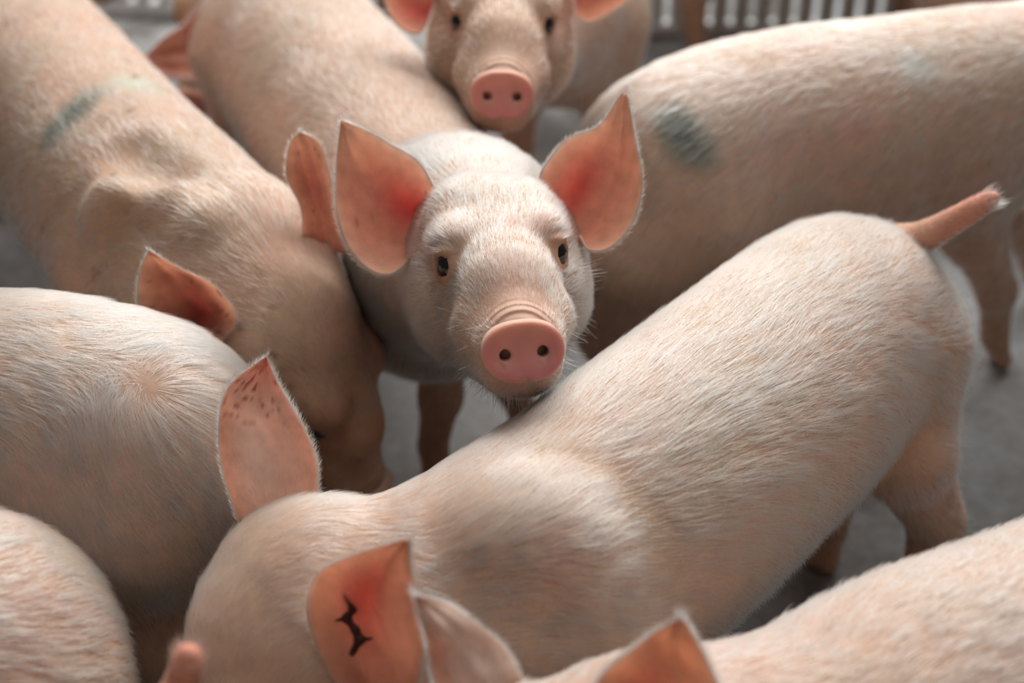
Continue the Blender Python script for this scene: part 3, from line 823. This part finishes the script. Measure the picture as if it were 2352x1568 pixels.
# B: piglet at the left with its head down
hB = Wz(682, 785, .305)
fB = nrm((.10, -.10, -.75)); fB = nrm(Wd(905, 1080, 1.32) - hB)
piglet('piglet at upper left with green paint on its back and its dirty snout down',
       sp((-40, 50, .325, .103), (75, 170, .335, .103), (265, 400, .335, .100), (400, 540, .335, .096), (530, 650, .335, .082)), (hB, fB, nrm((.25, -.2, .9)), 1.08),
       ridges=[([(225, 490), (265, 447), (320, 430), (380, 450), (450, 500)], .020, .010, .02), ([(300, 350), (380, 395)], .035, -.011, .02)],
       h=.0055, hairs=60000, hair_len=.012, hair_rad=.00020, seed=31, lift=.2, dirt=.45, brown=.9,
       marks=[((170, 255), .022, GREEN, .9, 0), ((120, 305), .020, GREEN, .8, 0), ((215, 215), .018, GREEN, .6, 0), ((310, 190), .028, (.45, .62, .52), .5, 0), ((285, 530), .045, (.38, .22, .11), .5, 50), ((120, 450), .05, (.45, .27, .15), .35, 40), ((40, 270), .06, (.45, .29, .17), .3, 40)],
       ears=[ear_px([(340, 770), (315, 700), (322, 620), (342, 575)], [(470, 815), (545, 740), (500, 665), (430, 625), (342, 575)],
                    (330, 750, 1.17), (540, 720, 1.17), (345, 575, 1.15), .018, deep_at=(.60, .28), mid=(.62, .27, .18), deep=(.50, .10, .08), spots=(200, .7, (.30, .10, .06), .7), fringe=700, hair_back=600,
                    label='pricked ear with dirty orange inside'),
             ear_px([(695, 560), (690, 480), (657, 400), (665, 330), (690, 303)], [(800, 590), (770, 480), (757, 400), (735, 330), (690, 303)],
                    (695, 560, 1.24), (780, 560, 1.24), (690, 303, 1.22), .012, deep_at=(.55, .5), mid=(.62, .28, .20), deep=(.55, .20, .15), spots=(220, .9, (.25, .10, .06), .7), fringe=500,
                    label='narrow ear seen from the side with brown spots')])
# G: the long piglet at the back right
piglet('long piglet at upper right with a green smear on its rounded rump',
       sp((1545, 385, .33, .100), (1720, 330, .335, .104), (1930, 290, .34, .104), (2240, 235, .345, .098), (2480, 205, .35, .088)), (Wz(2650, 190, .34), nrm((.95, .1, -.25)), (0, 0, 1), 1.05),
       h=.0055, hairs=75000, hair_len=.013, hair_rad=.00021, seed=41, lift=.2,
       chests=[(Wz(1450, 600, .26), Wz(1440, 740, .17), .058)], belly=.014, hooves={'hr': Wz(1440, 890, 0), 'fr': Wz(2275, 838, 0), 'fl': Wz(2375, 700, 0)}, chest=11,
       marks=[((1545, 275), .022, GREEN, .9, 0), ((1575, 320), .024, GREEN, .95, 0), ((1615, 360), .020, GREEN, .7, 0), ((2105, 150), .022, (.45, .50, .47), .6, 0)])
# F: lower right
piglet('piglet at the lower right corner with a woolly back and ears at the bottom edge',
       sp((3150, 1290, .325, .098), (2760, 1445, .335, .098), (2300, 1635, .335, .097), (2080, 1735, .33, .095), (1880, 1830, .33, .088), (1620, 1850, .335, .070)), (Wz(1370, 1900, .350), nrm((-.42, -.75, -.45)), (0, -.3, 1), 1.05),
       h=.005, hairs=130000, hair_len=.009, hair_rad=.00017, seed=51, lift=.45,
       ears=[ear_px([(1380, 1600), (1370, 1568), (1440, 1500), (1510, 1450), (1560, 1418)], [(1690, 1650), (1650, 1568), (1610, 1490), (1580, 1435), (1560, 1418)],
                    (1380, 1600, .762), (1660, 1600, .765), (1560, 1418, .765), .010, mid=(.90, .42, .26), base=(.95, .52, .34), deep=(.75, .26, .18), deep_at=(.4, .15), fringe=900, label='orange pink ear tip'),
             ear_px([(1010, 1640), (985, 1500), (955, 1365)], [(1200, 1560), (1150, 1480), (1050, 1400), (955, 1365)],
                    (1000, 1600, .80), (1190, 1550, .80), (955, 1365, .80), -.007, mid=(.90, .70, .60), base=(.92, .66, .54), deep=(.88, .44, .32), deep_at=(.15, .45), fringe=900, hair_front=600, label='pale ear seen from behind')])
# E: lower left corner
piglet('piglet in the lower left corner, only its pale rump in view',
       sp((-95, 1525, .325, .100), (-330, 1640, .335, .100), (-760, 1860, .335, .100), (-1200, 2080, .335, .09)), (Wz(-1550, 2250, .33), nrm((-.8, -.4, -.3)), (0, 0, 1), 1.0),
       h=.006, hairs=50000, hair_len=.014, hair_rad=.0002, seed=61, lift=.2,
       dens=lambda P: np.clip((P[:, 2] - .05) / .20, .12, 1) * np.where(P[:, 0] > -.62, 1, .1))
# I: top centre, facing
hI = Wd(1152, 38, 1.465)
piglet('blurred piglet facing the viewer at the top centre with a dark pink snout',
       [(np.array((.09, 2.13, .325)), .095), (np.array((.085, 2.0, .335)), .098), (np.array((.08, 1.88, .335)), .097), (np.array((.066, 1.77, .33)), .090), (np.array((.035, 1.64, .38)), .070)], (hI, cdir(.02, -.36, .93), cdir(.03, 1, .1), 1.02),
       h=.006, hairs=60000, hair_len=.012, hair_rad=.00024, seed=71, lift=.25,
       ears=[ear_px([(1000, -20), (985, 40), (960, 78), (915, 60), (885, 0), (880, -80), (890, -160)], [(1020, -70), (980, -120), (930, -150), (890, -160)],
                    (1010, -60, 1.45), (960, 78, 1.43), (890, -160, 1.46), .018),
             ear_px([(1300, -70), (1340, -120), (1420, -170), (1470, -190)], [(1318, -10), (1325, 30), (1350, 50), (1390, 38), (1435, 5), (1480, -60), (1470, -190)],
                    (1300, -60, 1.45), (1350, 48, 1.43), (1470, -190, 1.46), .018)])
# J: behind A's rump
piglet('dim reddish piglet behind the white rump, its ear hanging beside the slatted panel',
       [(np.array((-.30, 2.44, .325)), .093), (np.array((-.33, 2.28, .33)), .096), (np.array((-.36, 2.14, .33)), .092), (np.array((-.40, 2.00, .32)), .075)], (np.array((-.395, 1.885, .30)), nrm((-.25, -.85, -.40)), (0, 0, 1), 1.0),
       h=.007, hairs=12000, hair_len=.012, hair_rad=.0003, seed=81, dirt=.3,
       ears=[ear_px([(500, -30), (430, 45), (370, 92), (328, 132)], [(505, 192), (430, 184), (370, 172), (328, 132)], (470, 30, 1.86), (490, 170, 1.84), (330, 135, 1.82), .012, mid=(.55, .22, .14), base=(.62, .34, .28), deep=(.45, .15, .10)),
             ear_px([(620, -60), (650, -120), (680, -180)], [(640, 20), (690, -40), (680, -180)], (620, -50, 2.0), (640, 10, 1.95), (680, -180, 2.0), .012)])
# K: hind leg beyond G
fK = Wz(1600, 150, 0)
piglet('far piglet at the top of the picture, only one brown leg in view',
       [(np.array((fK[0] + .025, 2.335, .33)), .085), (np.array((fK[0] + .18, 2.335, .335)), .086), (np.array((fK[0] + .33, 2.33, .335)), .084), (np.array((fK[0] + .46, 2.32, .35)), .07)],
       (np.array((fK[0] + .58, 2.30, .33)), (.9, -.1, -.3), (0, 0, 1), .9), hooves={'hr': fK, 'hl': fK + (.0, .07, 0)}, sc=.8,
       h=.008, hairs=8000, hair_rad=.0003, seed=91)
# L: beyond G at the right
piglet('piglet behind the long one at the upper right corner, only a sliver of back visible',
       [(np.array((.665, 1.89, .325)), .092), (np.array((.80, 1.92, .335)), .095), (np.array((.95, 1.95, .335)), .094), (np.array((1.09, 1.97, .34)), .078)],
       (np.array((1.22, 1.99, .34)), (.9, .1, -.3), (0, 0, 1), .95), h=.008, hairs=14000, hair_rad=.0003, seed=101)
# N: top left
piglet('far piglet at the top left above the slats, only its lowered brown face in view',
       [(np.array((-1.15, 2.14, .325)), .085), (np.array((-1.03, 2.07, .33)), .087), (np.array((-.91, 2.03, .33)), .084), (np.array((-.79, 1.99, .32)), .066)],
       (np.array((-.68, 1.99, .345)), (.85, -.25, -.12), (0, 0, 1), .85), sc=.85, h=.008, hairs=8000, hair_rad=.0003, seed=111, brown=1.0, dirt=.3)
# M: nearest, below the frame, only the tail tip shows
piglet('nearest piglet at the bottom edge, just its upright pink tail tip in view',
       [(np.array((-.225, .415, .325)), .090), (np.array((-.29, .28, .335)), .093), (np.array((-.35, .14, .335)), .092), (np.array((-.40, .02, .33)), .076)],
       (np.array((-.45, -.10, .31)), (-.35, -.85, -.3), (0, 0, 1), .95), h=.008, hairs=12000, hair_rad=.0003, seed=121, snout=True,
       tail=[(np.array((-.215, .455, .375)), .012), (np.array((-.205, .490, .41)), .009), (Wd(412, 1575, .765), .0080), (Wd(432, 1508, .750), .0072)], tail_label='upright pink tail tip')
